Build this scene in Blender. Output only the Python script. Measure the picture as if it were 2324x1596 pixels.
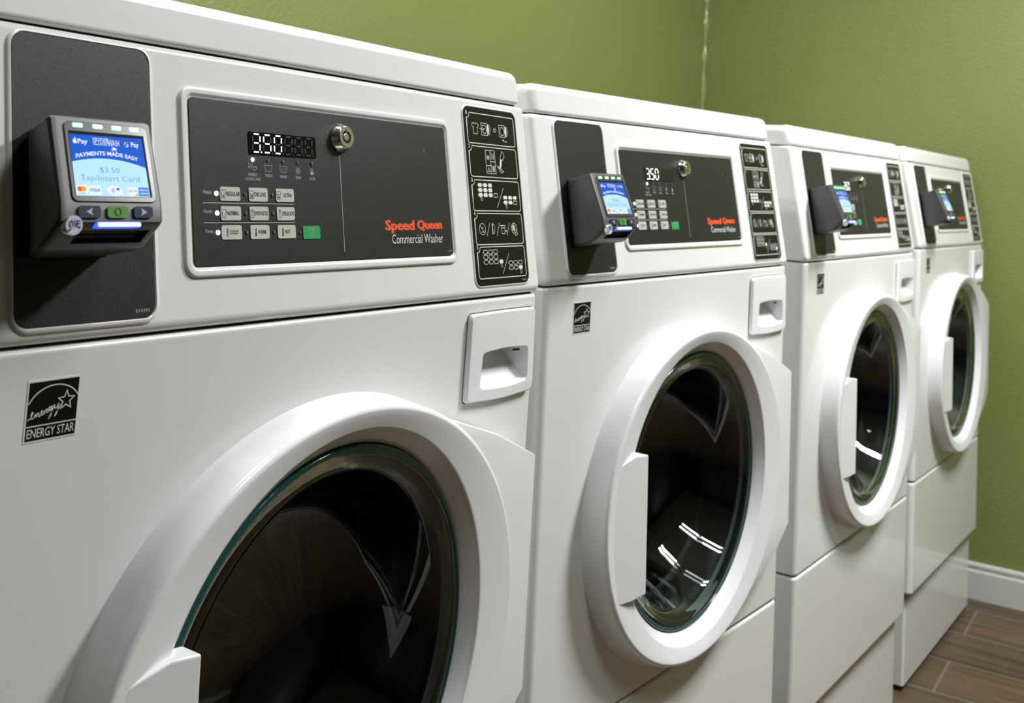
import bpy, bmesh, math, random
from mathutils import Vector, Matrix

for o in list(bpy.data.objects):
    bpy.data.objects.remove(o, do_unlink=True)
scn = bpy.context.scene
COL = scn.collection
PI = math.pi
FLOOR = -1.000            # floor height in the measuring frame (0 = top seam of the washers' door cabinet)
LIFT = -FLOOR             # added to every z so that the floor is z = 0

# ------------------------------------------------------------------ camera
cam_d = bpy.data.cameras.new('camera')
cam = bpy.data.objects.new('camera', cam_d)
COL.objects.link(cam)
_rol = 0.0564
F = Vector((0.84226742, 0.53410682, 0.0729074)).normalized()
Rt = F.cross(Vector((0, 0, 1))).normalized()
Up = Rt.cross(F)
c_, s_ = math.cos(_rol), math.sin(_rol)
R2 = Rt * c_ + Up * s_
U2 = -Rt * s_ + Up * c_
M = Matrix((R2, U2, -F)).transposed().to_4x4()
M.translation = Vector((-0.3620, -0.6226, 0.1369 + LIFT))
cam.matrix_world = M
cam_d.sensor_fit = 'HORIZONTAL'
cam_d.sensor_width = 36.0
cam_d.lens = 38.0425
cam_d.shift_x = 0.0
cam_d.shift_y = -(798 - 217.72) / 2324
cam_d.clip_start = 0.02
cam_d.dof.use_dof = True
cam_d.dof.focus_distance = 0.92
cam_d.dof.aperture_fstop = 12.0
scn.camera = cam

# ------------------------------------------------------------------ view, world, lights
scn.view_settings.view_transform = 'Standard'
scn.view_settings.look = 'None'
scn.view_settings.exposure = 0.0
scn.view_settings.gamma = 1.0
scn.view_settings.use_curve_mapping = False
w = bpy.data.worlds.new('world'); scn.world = w; w.use_nodes = True
w.node_tree.nodes['Background'].inputs[0].default_value = (0.9, 0.95, 1.0, 1)
w.node_tree.nodes['Background'].inputs[1].default_value = 0.12

CEIL = 2.62
LIGHTS = [(0.45, -1.00, 13.0), (1.84, -1.00, 86.0), (0.35, 0.38, 24.0)]     # ceiling fixtures with two fluorescent tubes each, (x, y, watts)
for (lx, ly, pw) in LIGHTS:
    for ox in (-.085, .085):
        ld = bpy.data.lights.new('ceiling_tube_light', 'AREA')
        ld.shape = 'RECTANGLE'; ld.size = 0.06; ld.size_y = 0.58; ld.energy = pw / 2
        ld.color = (0.97, 0.985, 1.0)
        lo = bpy.data.objects.new('ceiling_tube_light', ld); COL.objects.link(lo)
        lo.location = (lx + ox, ly, CEIL - 0.085)

# ------------------------------------------------------------------ materials
def nmat(name):
    m = bpy.data.materials.new(name); m.use_nodes = True
    return m, m.node_tree.nodes, m.node_tree.links, m.node_tree.nodes['Principled BSDF']

def basic(name, col, rough=0.4, metal=0.0, emis=None, es=0.0, spec=0.5, coat=0.0, bump=None, trans=0.0, ior=None):
    m, n, l, b = nmat(name)
    b.inputs['Base Color'].default_value = (*col, 1)
    b.inputs['Roughness'].default_value = rough
    b.inputs['Metallic'].default_value = metal
    b.inputs['Specular IOR Level'].default_value = spec
    b.inputs['Coat Weight'].default_value = coat
    b.inputs['Coat Roughness'].default_value = 0.06
    b.inputs['Transmission Weight'].default_value = trans
    if ior: b.inputs['IOR'].default_value = ior
    if emis:
        b.inputs['Emission Color'].default_value = (*emis, 1)
        b.inputs['Emission Strength'].default_value = es
    if bump:
        sc, st, dist = bump
        tc = n.new('ShaderNodeTexCoord'); nz = n.new('ShaderNodeTexNoise'); bp = n.new('ShaderNodeBump')
        nz.inputs['Scale'].default_value = sc; nz.inputs['Detail'].default_value = 3
        bp.inputs['Strength'].default_value = st; bp.inputs['Distance'].default_value = dist
        l.new(tc.outputs['Object'], nz.inputs['Vector']); l.new(nz.outputs['Fac'], bp.inputs['Height'])
        l.new(bp.outputs['Normal'], b.inputs['Normal'])
    return m

MT = {}
MT['enamel'] = basic('white_enamel', (0.74, 0.745, 0.725), 0.22, coat=0.3, bump=(260, 0.06, 0.0006))
MT['plastic'] = basic('white_plastic', (0.80, 0.805, 0.81), 0.22, coat=0.2)
MT['gap'] = basic('dark_gap', (0.03, 0.031, 0.035), 0.7)
MT['ink_white'] = basic('white_ink', (0.72, 0.72, 0.70), 0.5)
MT['ink_grey'] = basic('grey_ink', (0.42, 0.42, 0.40), 0.5)
MT['ink_black'] = basic('black_ink', (0.012, 0.012, 0.012), 0.5)
MT['ink_orange'] = basic('orange_ink', (0.80, 0.095, 0.02), 0.45)
MT['key_grey'] = basic('pale_grey_key', (0.50, 0.50, 0.45), 0.45)
MT['key_green'] = basic('green_key', (0.02, 0.33, 0.10), 0.4)
MT['label_black'] = basic('black_label', (0.006, 0.006, 0.005), 0.3, spec=0.25)
MT['window'] = basic('display_window', (0.006, 0.006, 0.007), 0.12)
MT['seg_off'] = basic('segment_off', (0.028, 0.032, 0.042), 0.4)
MT['seg_on'] = basic('segment_lit', (0.9, 0.9, 0.9), 0.4, emis=(0.82, 0.88, 1.0), es=3.0)
MT['led_white'] = basic('white_led_lit', (0.9, 0.9, 0.95), 0.4, emis=(0.75, 0.85, 1.0), es=3.0)
MT['led_off'] = basic('led_off', (0.075, 0.095, 0.125), 0.3)
MT['chrome'] = basic('chrome', (0.72, 0.70, 0.66), 0.12, metal=1.0)
MT['brass'] = basic('keyway_metal', (0.62, 0.60, 0.48), 0.28, metal=1.0)
MT['rubber'] = basic('black_rubber', (0.012, 0.012, 0.013), 0.35)
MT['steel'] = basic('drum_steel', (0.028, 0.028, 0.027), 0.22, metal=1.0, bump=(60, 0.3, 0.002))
MT['hinge'] = basic('hinge_metal', (0.10, 0.10, 0.10), 0.4, metal=0.6)
MT['reader'] = basic('reader_plastic', (0.050, 0.050, 0.047), 0.42, bump=(2500, 0.25, 0.0002))
MT['reader_black'] = basic('reader_back_plastic', (0.012, 0.012, 0.013), 0.45)
MT['lens'] = basic('clear_bezel', (0.050, 0.050, 0.048), 0.22, spec=0.3)
MT['button_dark'] = basic('slate_button', (0.020, 0.028, 0.038), 0.45, spec=0.2)
MT['button_green'] = basic('green_button', (0.085, 0.24, 0.035), 0.45, spec=0.2)
MT['button_mark'] = basic('button_mark', (0.30, 0.38, 0.48), 0.5)
MT['led_green'] = basic('green_led_lit', (0.1, 0.9, 0.2), 0.4, emis=(0.22, 1.0, 0.24), es=4.5)
MT['led_blue'] = basic('blue_light_bar', (0.3, 0.4, 1.0), 0.4, emis=(0.03, 0.09, 1.0), es=1.6)
MT['led_core'] = basic('light_bar_core', (0.3, 0.4, 1.0), 0.4, emis=(0.35, 0.42, 1.0), es=4.0)
MT['badge'] = basic('badge_face', (0.50, 0.55, 0.66), 0.25)
def scr(name, c, s=1.0): return basic(name, (0.01, 0.01, 0.01), 0.05, emis=c, es=s, spec=0.2)
MT['sc_blue'] = scr('screen_blue', (0.010, 0.10, 0.60), 1.1)
MT['sc_sky'] = scr('screen_pale_blue', (0.50, 0.80, 1.0), 1.05)
MT['sc_white'] = scr('screen_white', (0.85, 0.93, 1.0), 1.0)
MT['sc_text'] = scr('screen_text_blue', (0.08, 0.33, 0.62), 0.9)
MT['sc_black'] = scr('screen_off_edge', (0.01, 0.012, 0.02), 1.0)
MT['sc_red'] = scr('screen_red', (0.85, 0.10, 0.06), 1.0)
MT['sc_orange'] = scr('screen_orange', (0.95, 0.42, 0.05), 1.0)
MT['sc_yellow'] = scr('screen_yellow', (0.95, 0.70, 0.05), 1.0)
MT['sc_green'] = scr('screen_green', (0.08, 0.55, 0.12), 1.0)
MT['sc_card'] = scr('screen_card_blue', (0.10, 0.27, 0.72), 1.0)
MT['sc_navy'] = scr('screen_navy', (0.05, 0.14, 0.50), 1.0)

def fleck():
    m, n, l, b = nmat('charcoal_fascia')
    tc = n.new('ShaderNodeTexCoord'); nz = n.new('ShaderNodeTexNoise'); nz.inputs['Scale'].default_value = 2600
    nz.inputs['Detail'].default_value = 2
    cr = n.new('ShaderNodeValToRGB')
    cr.color_ramp.elements[0].position = 0.42; cr.color_ramp.elements[0].color = (0.008, 0.008, 0.0075, 1)
    cr.color_ramp.elements[1].position = 0.72; cr.color_ramp.elements[1].color = (0.042, 0.042, 0.042, 1)
    bp = n.new('ShaderNodeBump'); bp.inputs['Strength'].default_value = 0.5; bp.inputs['Distance'].default_value = 0.0003
    l.new(tc.outputs['Object'], nz.inputs['Vector']); l.new(nz.outputs['Fac'], cr.inputs['Fac'])
    l.new(cr.outputs['Color'], b.inputs['Base Color']); l.new(nz.outputs['Fac'], bp.inputs['Height'])
    l.new(bp.outputs['Normal'], b.inputs['Normal'])
    b.inputs['Roughness'].default_value = 0.40; b.inputs['Specular IOR Level'].default_value = 0.3
    return m
MT['fascia'] = fleck()

def glassmat(name, col, rough=0.0):
    m, n, l, b = nmat(name)
    b.inputs['Base Color'].default_value = (*col, 1)
    b.inputs['Roughness'].default_value = rough
    b.inputs['Transmission Weight'].default_value = 1.0
    b.inputs['IOR'].default_value = 1.5
    return m
MT['glass'] = glassmat('door_glass', (0.50, 0.56, 0.55))
MT['glass_edge'] = basic('teal_glass_edge', (0.014, 0.085, 0.077), 0.12, trans=0.2, ior=1.5)

def wallmat(name, col, col2):
    m, n, l, b = nmat(name)
    tc = n.new('ShaderNodeTexCoord')
    nz = n.new('ShaderNodeTexNoise'); nz.inputs['Scale'].default_value = 1.3; nz.inputs['Detail'].default_value = 4
    cr = n.new('ShaderNodeValToRGB')
    cr.color_ramp.elements[0].position = 0.3; cr.color_ramp.elements[0].color = (*col, 1)
    cr.color_ramp.elements[1].position = 0.7; cr.color_ramp.elements[1].color = (*col2, 1)
    n2 = n.new('ShaderNodeTexNoise'); n2.inputs['Scale'].default_value = 130; n2.inputs['Detail'].default_value = 3
    bp = n.new('ShaderNodeBump'); bp.inputs['Strength'].default_value = 0.35; bp.inputs['Distance'].default_value = 0.004
    l.new(tc.outputs['Object'], nz.inputs['Vector']); l.new(nz.outputs['Fac'], cr.inputs['Fac'])
    l.new(cr.outputs['Color'], b.inputs['Base Color'])
    l.new(tc.outputs['Object'], n2.inputs['Vector']); l.new(n2.outputs['Fac'], bp.inputs['Height'])
    l.new(bp.outputs['Normal'], b.inputs['Normal'])
    b.inputs['Roughness'].default_value = 0.38
    return m
MT['green_wall'] = wallmat('olive_green_paint', (0.172, 0.200, 0.056), (0.195, 0.226, 0.065))
MT['dark_wall'] = wallmat('dark_brown_paint', (0.035, 0.030, 0.025), (0.045, 0.038, 0.031))
MT['ceiling'] = basic('ceiling_white', (0.62, 0.61, 0.58), 0.8)
MT['trim'] = basic('white_trim', (0.52, 0.53, 0.49), 0.35)
MT['caulk'] = basic('corner_caulk', (0.22, 0.27, 0.09), 0.3, bump=(40, 0.8, 0.004))
MT['lamp'] = basic('lamp_diffuser', (0.9, 0.9, 0.9), 0.4, emis=(1.0, 0.98, 0.94), es=5.0)

def floormat():
    m, n, l, b = nmat('wood_look_tile')
    tc = n.new('ShaderNodeTexCoord')
    sp = n.new('ShaderNodeSeparateXYZ'); cb = n.new('ShaderNodeCombineXYZ')
    l.new(tc.outputs['Object'], sp.inputs[0])
    l.new(sp.outputs['Y'], cb.inputs['X']); l.new(sp.outputs['X'], cb.inputs['Y'])
    mp = n.new('ShaderNodeMapping'); mp.inputs['Location'].default_value = (0.12 - 0.444, 0.005, 0)
    l.new(cb.outputs[0], mp.inputs['Vector'])
    br = n.new('ShaderNodeTexBrick'); br.inputs['Scale'].default_value = 1.0
    br.inputs['Brick Width'].default_value = 1.2; br.inputs['Row Height'].default_value = 0.2
    br.inputs['Mortar Size'].default_value = 0.0035; br.inputs['Mortar Smooth'].default_value = 0.3
    br.inputs['Color1'].default_value = (0.0, 0, 0, 1); br.inputs['Color2'].default_value = (1, 1, 1, 1)
    br.inputs['Mortar'].default_value = (0.5, 0.5, 0.5, 1)
    br.offset = 0.37
    l.new(mp.outputs[0], br.inputs['Vector'])
    # grain stretched along the planks (y)
    gm = n.new('ShaderNodeMapping'); gm.inputs['Scale'].default_value = (22, 1.3, 1)
    l.new(tc.outputs['Object'], gm.inputs['Vector'])
    nz = n.new('ShaderNodeTexNoise'); nz.inputs['Scale'].default_value = 1.6; nz.inputs['Detail'].default_value = 6
    nz.inputs['Roughness'].default_value = 0.6
    l.new(gm.outputs[0], nz.inputs['Vector'])
    cr = n.new('ShaderNodeValToRGB')
    e = cr.color_ramp.elements
    e[0].position = 0.30; e[0].color = (0.060, 0.036, 0.018, 1)
    e[1].position = 0.70; e[1].color = (0.150, 0.100, 0.056, 1)
    l.new(nz.outputs['Fac'], cr.inputs['Fac'])
    mx = n.new('ShaderNodeMix'); mx.data_type = 'RGBA'; mx.blend_type = 'MULTIPLY'; mx.inputs[0].default_value = 0.25
    l.new(cr.outputs['Color'], mx.inputs[6]); l.new(br.outputs['Color'], mx.inputs[7])
    m2 = n.new('ShaderNodeMix'); m2.data_type = 'RGBA'
    l.new(br.outputs['Fac'], m2.inputs[0]); l.new(mx.outputs[2], m2.inputs[6]); m2.inputs[7].default_value = (0.15, 0.13, 0.11, 1)
    l.new(m2.outputs[2], b.inputs['Base Color'])
    bp = n.new('ShaderNodeBump'); bp.inputs['Strength'].default_value = 0.4; bp.inputs['Distance'].default_value = 0.002; bp.invert = True
    l.new(br.outputs['Fac'], bp.inputs['Height']); l.new(bp.outputs['Normal'], b.inputs['Normal'])
    b.inputs['Roughness'].default_value = 0.42
    return m
MT['floor'] = floormat()

# ------------------------------------------------------------------ frames: (a, b, d) -> point in the washer's measuring frame
TH = 0.1840; Y0 = -0.0057
ST, CT = math.sin(TH), math.cos(TH)
def FS(a, b, d): return (a, Y0 + b * ST - d * CT, b * CT + d * ST)     # tilted control panel: a across, b up the slope, d proud of it
def FF(a, b, d): return (a, -d, b)                                     # upright cabinet front
def FW(a, b, d): return (a, b, d)
def FSF(a, b, d): return FS(a - .0047, b - (.0030 if a < .4 else .0014), d)   # fascia printing
def FSK(a, b, d): return FS(a - .0045, b + .0014, d)   # instruction label printing
# reader facets live in the tilted frame too
def FSR(a, b, d): return FS(a - .08 * max(0, .1535 - b) * max(0, min(1, d / .05)), b, d)
def seg_frame(a0, a1, b0, d0, b1, d1):
    L = math.hypot(b1 - b0, d1 - d0); tb, td = (b1 - b0) / L, (d1 - d0) / L
    def fr(p, q, r):   # p 0..1 across, q 0..1 up the facet, r metres proud of it
        return FSR(a0 + (a1 - a0) * p, b0 + (b1 - b0) * q - td * r * 1.0, d0 + (d1 - d0) * q + tb * r)
    return fr

PIV = (.34, .3, -.785)
WBASE = -0.785            # bottom of the washer in the measuring frame
class MB:
    """collects geometry for one mesh object"""
    def __init__(s, frame=FW): s.v = []; s.f = []; s.m = []; s.frame = frame; s.mats = []
    def mi(s, mat):
        if mat not in s.mats: s.mats.append(mat)
        return s.mats.index(mat)
    def loop(s, pts, frame=None):
        fr = frame or s.frame; i0 = len(s.v)
        for p in pts: s.v.append(fr(*p))
        return list(range(i0, len(s.v)))
    def face(s, idx, mat): s.f.append(list(idx)); s.m.append(s.mi(mat))
    def bridge(s, A, B, mat, closed=True):
        n = len(A)
        for i in range(n if closed else n - 1):
            j = (i + 1) % n
            s.face((A[i], A[j], B[j], B[i]), mat)
    def loft(s, loops, mat, cap0=False, cap1=False, frame=None):
        L = [s.loop(p, frame) for p in loops]
        for a, b in zip(L, L[1:]): s.bridge(a, b, mat)
        if cap0: s.face(L[0][::-1], mat)
        if cap1: s.face(L[-1], mat)
        return L
    def prism(s, poly, d0, d1, mat, frame=None, back=True):
        """poly counter-clockwise in (a,b); d1 is the front"""
        A = s.loop([(x, y, d0) for x, y in poly], frame); B = s.loop([(x, y, d1) for x, y in poly], frame)
        s.bridge(A, B, mat); s.face(B, mat)
        if back: s.face(A[::-1], mat)
    def flat(s, poly, d, mat, frame=None):
        s.face(s.loop([(x, y, d) for x, y in poly], frame), mat)
    def ring(s, outer, inner, d0, d1, mat, frame=None):
        A = s.loop([(x, y, d0) for x, y in outer], frame); B = s.loop([(x, y, d1) for x, y in outer], frame)
        C = s.loop([(x, y, d1) for x, y in inner], frame); D = s.loop([(x, y, d0) for x, y in inner], frame)
        s.bridge(A, B, mat); s.bridge(B, C, mat); s.bridge(C, D, mat)
    def flatring(s, outer, inner, d, mat, frame=None):
        B = s.loop([(x, y, d) for x, y in outer], frame); C = s.loop([(x, y, d) for x, y in inner], frame)
        s.bridge(B, C, mat)
    def stroke(s, pts, wd, d, mat, closed=False, frame=None):
        n = len(pts)
        L, R = [], []
        for i, (x, y) in enumerate(pts):
            if closed: a, b = pts[i - 1], pts[(i + 1) % n]
            else: a, b = pts[max(i - 1, 0)], pts[min(i + 1, n - 1)]
            dx, dy = b[0] - a[0], b[1] - a[1]; l = math.hypot(dx, dy) or 1
            # miter
            k = 1.0
            if 0 < i < n - 1 or closed:
                e1 = (x - a[0], y - a[1]); l1 = math.hypot(*e1) or 1
                cs = max(0.5, (e1[0] * dx + e1[1] * dy) / (l1 * l)); k = 1 / cs
            nx, ny = -dy / l * wd / 2 * k, dx / l * wd / 2 * k
            L.append((x + nx, y + ny, d)); R.append((x - nx, y - ny, d))
        A = s.loop(L, frame); B = s.loop(R, frame)
        s.bridge(B, A, mat, closed)
    def text(s, txt, x0, x1, y0, y1, d, mat, bold=0.0, shear=0.0, frame=None, arc=None):
        """fits the text into the box x0..x1, y0..y1"""
        cu = bpy.data.curves.new('t', 'FONT'); cu.body = txt; cu.resolution_u = 2; cu.offset = bold; cu.shear = shear
        cu.fill_mode = 'FRONT'
        ob = bpy.data.objects.new('t', cu); COL.objects.link(ob)
        dg = bpy.context.evaluated_depsgraph_get(); dg.update()
        me = bpy.data.meshes.new_from_object(ob.evaluated_get(dg))
        xs = [v.co.x for v in me.vertices]; ys = [v.co.y for v in me.vertices]
        if xs:
            ax, bx, ay, by = min(xs), max(xs), min(ys), max(ys)
            pts = []
            for v in me.vertices:
                x = x0 + (v.co.x - ax) / (bx - ax or 1) * (x1 - x0); y = y0 + (v.co.y - ay) / (by - ay or 1) * (y1 - y0)
                if arc: y += arc(x)
                pts.append((x, y, d))
            I = s.loop(pts, frame)
            for p in me.polygons: s.face([I[k] for k in p.vertices], mat)
        bpy.data.objects.remove(ob); bpy.data.curves.remove(cu); bpy.data.meshes.remove(me)
    def build(s, name, parent=None, bevel=0.0, seg=3, smooth=True, ang=35, origin=(0, 0, 0), fix=False, label=None, flatten=True):
        me = bpy.data.meshes.new(name)
        ox, oy, oz = origin
        me.from_pydata([(x - ox, y - oy, z - oz) for x, y, z in s.v], [], s.f)
        for m in s.mats: me.materials.append(MT[m])
        me.polygons.foreach_set('material_index', s.m)
        me.update()
        if fix:
            bm = bmesh.new(); bm.from_mesh(me); bmesh.ops.remove_doubles(bm, verts=bm.verts, dist=1e-6)
            bmesh.ops.recalc_face_normals(bm, faces=bm.faces); bm.to_mesh(me); bm.free()
        if smooth:
            me.polygons.foreach_set('use_smooth', [True] * len(me.polygons))
            me.set_sharp_from_angle(angle=math.radians(ang))
        ob = bpy.data.objects.new(name, me); COL.objects.link(ob)
        if parent: ob.parent = parent
        if smooth and not bevel and flatten:
            wn = ob.modifiers.new('face_normals', 'WEIGHTED_NORMAL'); wn.keep_sharp = True; wn.weight = 100
        if bevel:
            b = ob.modifiers.new('bevel', 'BEVEL'); b.width = bevel; b.segments = seg
            b.limit_method = 'ANGLE'; b.angle_limit = math.radians(30); b.harden_normals = True
        if label: ob['label'] = label
        return ob

def empty(name, loc, rz, label, cat, group=None):
    o = bpy.data.objects.new(name, None); COL.objects.link(o); o.empty_display_size = 0.1
    o.location = loc; o.rotation_euler = (0, 0, rz); o['label'] = label; o['category'] = cat
    if group: o['group'] = group
    return o

def rrect(x0, x1, y0, y1, r, n=5):
    out = []
    for cx, cy, a0 in ((x1 - r, y0 + r, -PI / 2), (x1 - r, y1 - r, 0), (x0 + r, y1 - r, PI / 2), (x0 + r, y0 + r, PI)):
        for i in range(n + 1):
            a = a0 + PI / 2 * i / n; out.append((cx + r * math.cos(a), cy + r * math.sin(a)))
    return out
def rquad(P, r, n=5):
    """rounded corners on a convex ccw polygon; r may be a list"""
    out = []; N = len(P)
    for i in range(N):
        p0, p1, p2 = Vector(P[i - 1]), Vector(P[i]), Vector(P[(i + 1) % N])
        ri = r[i] if isinstance(r, (list, tuple)) else r
        a = (p0 - p1).normalized(); b = (p2 - p1).normalized()
        A = p1 + a * ri; B = p1 + b * ri
        for k in range(n + 1):
            t = k / n; q = (1 - t) ** 2 * A + 2 * t * (1 - t) * p1 + t * t * B
            out.append((q.x, q.y))
    return out
def circ(cx, cy, r, n=24, a0=0, a1=2 * PI, ry=None):
    full = abs(a1 - a0 - 2 * PI) < 1e-6
    return [(cx + r * math.cos(a0 + (a1 - a0) * i / (n if full else n - 1)), cy + (ry or r) * math.sin(a0 + (a1 - a0) * i / (n if full else n - 1))) for i in range(n)]
def smooth(P, k=5):
    out = []
    for i in range(len(P) - 1):
        p0, p1, p2, p3 = P[max(i - 1, 0)], P[i], P[i + 1], P[min(i + 2, len(P) - 1)]
        for j in range(k):
            t = j / k
            out.append(tuple(0.5 * (2 * p1[c] + (p2[c] - p0[c]) * t + (2 * p0[c] - 5 * p1[c] + 4 * p2[c] - p3[c]) * t * t + (3 * p1[c] - p0[c] - 3 * p2[c] + p3[c]) * t ** 3) for c in (0, 1)))
    out.append(P[-1]); return out

# ------------------------------------------------------------------ the room
def struct(mb, name, **k):
    o = mb.build(name, **k); o['kind'] = 'structure'; return o
XR, XL, YB, YF = 3.10, -2.6, 0.832, -3.4
def W3(x, y, z): return (x, y, z)
def boxmb(x0, x1, y0, y1, z0, z1, mat, mb=None):
    mb = mb or MB(); A = mb.loop([(x0, y0, z0), (x1, y0, z0), (x1, y1, z0), (x0, y1, z0)]); B = mb.loop([(x0, y0, z1), (x1, y0, z1), (x1, y1, z1), (x0, y1, z1)])
    mb.bridge(A, B, mat); mb.face(B, mat); mb.face(A[::-1], mat); return mb
def wall(name, p, q, mat, z1=CEIL, th=0.1, z0=-0.05):
    """inner face from p to q (room on the left hand of p->q)"""
    d = Vector((q[0] - p[0], q[1] - p[1])).normalized(); nrm = Vector((d.y, -d.x)) * th
    mb = MB(); P = [(p[0], p[1]), (q[0], q[1]), (q[0] + nrm.x, q[1] + nrm.y), (p[0] + nrm.x, p[1] + nrm.y)]
    A = mb.loop([(x, y, z0) for x, y in P[::-1]]); B = mb.loop([(x, y, z1) for x, y in P[::-1]])
    mb.bridge(A, B, mat); mb.face(B, mat); mb.face(A[::-1], mat)
    return struct(mb, name, smooth=False, fix=True)
cRB = (3.095, 0.803); cRF = (3.118, YF); cLB = (XL, 1.00); cLF = (XL, YF)
wall('wall_right', cRF, cRB, 'green_wall')
wall('wall_back', cRB, cLB, 'green_wall')
wall('wall_left', cLB, cLF, 'dark_wall')
wall('wall_front', cLF, cRF, 'dark_wall')
struct(boxmb(XL, 3.3, YF, 1.0, -0.05, 0.0, 'floor'), 'floor', smooth=False)
struct(boxmb(XL, 3.3, YF, 1.0, CEIL, CEIL + 0.05, 'ceiling'), 'ceiling', smooth=False)
# baseboard on the right wall, moulded profile
def baseboard(name, p, q):
    d = Vector((q[0] - p[0], q[1] - p[1])).normalized(); n = Vector((-d.y, d.x))
    prof = [(0, 0), (0.015, 0), (0.015, 0.074), (0.0135, 0.078), (0.0095, 0.081), (0.0105, 0.088), (0.012, 0.093), (0.010, 0.098), (0.006, 0.101), (0, 0.101)]
    mb = MB(); L = []
    for c in (p, q): L.append(mb.loop([(c[0] + n.x * a, c[1] + n.y * a, z) for a, z in prof]))
    mb.bridge(L[0], L[1], 'trim'); mb.face(L[0], 'trim'); mb.face(L[1][::-1], 'trim')
    return struct(mb, name, fix=True, ang=25)
baseboard('baseboard_right', (cRF[0], cRF[1]), (cRB[0], cRB[1] - 0.002))
# bead of paint and caulk running down the corner
mb = MB(); random.seed(4); L = []
for i in range(60):
    z = 0.9 + (CEIL - 0.9) * i / 59
    r = 0.007 + 0.003 * math.sin(i * 1.7) + random.uniform(-.0015, .0015); ox = random.uniform(-.0015, .0015)
    L.append(mb.loop([(cRB[0] - 0.001 + ox, cRB[1] - r - 0.003, z), (cRB[0] - r * 0.75 + ox, cRB[1] - r * 0.75, z), (cRB[0] - r - 0.003 + ox, cRB[1] - 0.001, z)]))
for a, b in zip(L, L[1:]): mb.bridge(a, b, 'caulk', closed=False)
struct(mb, 'trim_1', fix=True, ang=80)

# ceiling lights: white batten with two tubes
for i, (lx, ly, pw) in enumerate(LIGHTS):
    t = empty('ceiling_light', (lx, ly, CEIL), 0, ['white twin tube ceiling light nearer the camera', 'white twin tube ceiling light nearer the right wall', 'white twin tube ceiling light close to the green back wall'][i], 'ceiling light', 'twin tube ceiling lights')
    boxmb(-.13, .13, -.33, .33, -.035, 0, 'plastic').build('housing', t, smooth=False)
    for ox in (-.085, .085):
        m = MB(); m.loft([[(ox + .014 * math.cos(2 * PI * j / 16), y, -.055 + .014 * math.sin(2 * PI * j / 16)) for j in range(16)] for y in (-.30, .30)], 'lamp', True, True); m.build('tube', t, fix=True)
    for y in (-.31, .31): boxmb(-.11, .11, y - .012, y + .012, -.07, -.03, 'plastic').build('end_cap', t, smooth=False)

# ------------------------------------------------------------------ washer shell pieces
W_, D_ = 0.683, 0.66
def plan(w, dp, R, ins, x0=0.0, y0=0.0, n=5):
    """outline seen from above, starting rear left, round the front, to rear right"""
    r = max(R - ins, 0.0008); a, b = x0 + ins, x0 + w - ins; f = y0 + ins
    P = [(a, y0 + dp)]
    for i in range(n + 1):
        t = PI + PI / 2 * i / n; P.append((a + r + r * math.cos(t), f + r + r * math.sin(t)))
    for i in range(n + 1):
        t = -PI / 2 + PI / 2 * i / n; P.append((b - r + r * math.cos(t), f + r + r * math.sin(t)))
    P.append((b, y0 + dp))
    return P, n   # index 1+n .. 2+n is the front flat
def shell(z0, z1, mat='enamel', R=0.012, r=0.005, w=W_, dp=D_, x0=0.0, y0=0.0, hole=None, panel=None):
    m = MB()
    rows = []
    for i in range(4):
        t = PI / 2 * i / 3; rows.append((z0 + r * (1 - math.cos(t)) if False else z0 + r * math.sin(t) if False else z0 + r * (1 - math.cos(t)), r * (1 - math.sin(t))))
    rows = [(z0 + r * (1 - math.cos(PI / 2 * i / 4)), r * (1 - math.sin(PI / 2 * i / 4))) for i in range(5)]
    top = [(z1 - r * (1 - math.cos(PI / 2 * i / 4)), r * (1 - math.sin(PI / 2 * i / 4))) for i in range(5)][::-1]
    allr = rows + top
    L = []
    for z, ins in allr:
        P, n = plan(w, dp, R, ins, x0, y0); L.append(m.loop([(x, y, z) for x, y in P]))
    fi = 1 + n
    N = len(L[0])
    for k in range(len(L) - 1):
        for i in range(N - 1):
            if hole and k == 4 and i == fi: continue
            m.face((L[k][i], L[k][i + 1], L[k + 1][i + 1], L[k + 1][i]), mat)
        m.face((L[k][N - 1], L[k][0], L[k + 1][0], L[k + 1][N - 1]), mat)
    m.face(L[0][::-1], mat); m.face(L[-1], mat)
    if hole:
        # circular opening in the front flat, radial strips out to the flat's border
        cx, cz, hr = hole
        BL, BR = m.v[L[4][fi]], m.v[L[4][fi + 1]]; zb = allr[4][0]; zt = allr[5][0]
        xa, xb = BL[0], BR[0]
        K = 128; inner = []; outer = []
        for i in range(K):
            a = 2 * PI * i / K; c, s = math.cos(a), math.sin(a)
            t = min(((xb - cx) / c) if c > 1e-9 else 9e9, ((xa - cx) / c) if c < -1e-9 else 9e9, ((zt - cz) / s) if s > 1e-9 else 9e9, ((zb - cz) / s) if s < -1e-9 else 9e9)
            outer.append((cx + t * c, y0, cz + t * s)); inner.append((cx + hr * c, y0, cz + hr * s))
        for (qx, qz) in ((xa, zb), (xb, zb), (xb, zt), (xa, zt)):   # snap nearest to the corners
            j = min(range(K), key=lambda i: (outer[i][0] - qx) ** 2 + (outer[i][2] - qz) ** 2); outer[j] = (qx, y0, qz)
        A = m.loop(outer); B = m.loop(inner); C = m.loop([(x, y + 0.03, z) for x, y, z in inner])
        m.bridge(A, B, mat); m.bridge(B, C, mat)
    return m

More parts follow.
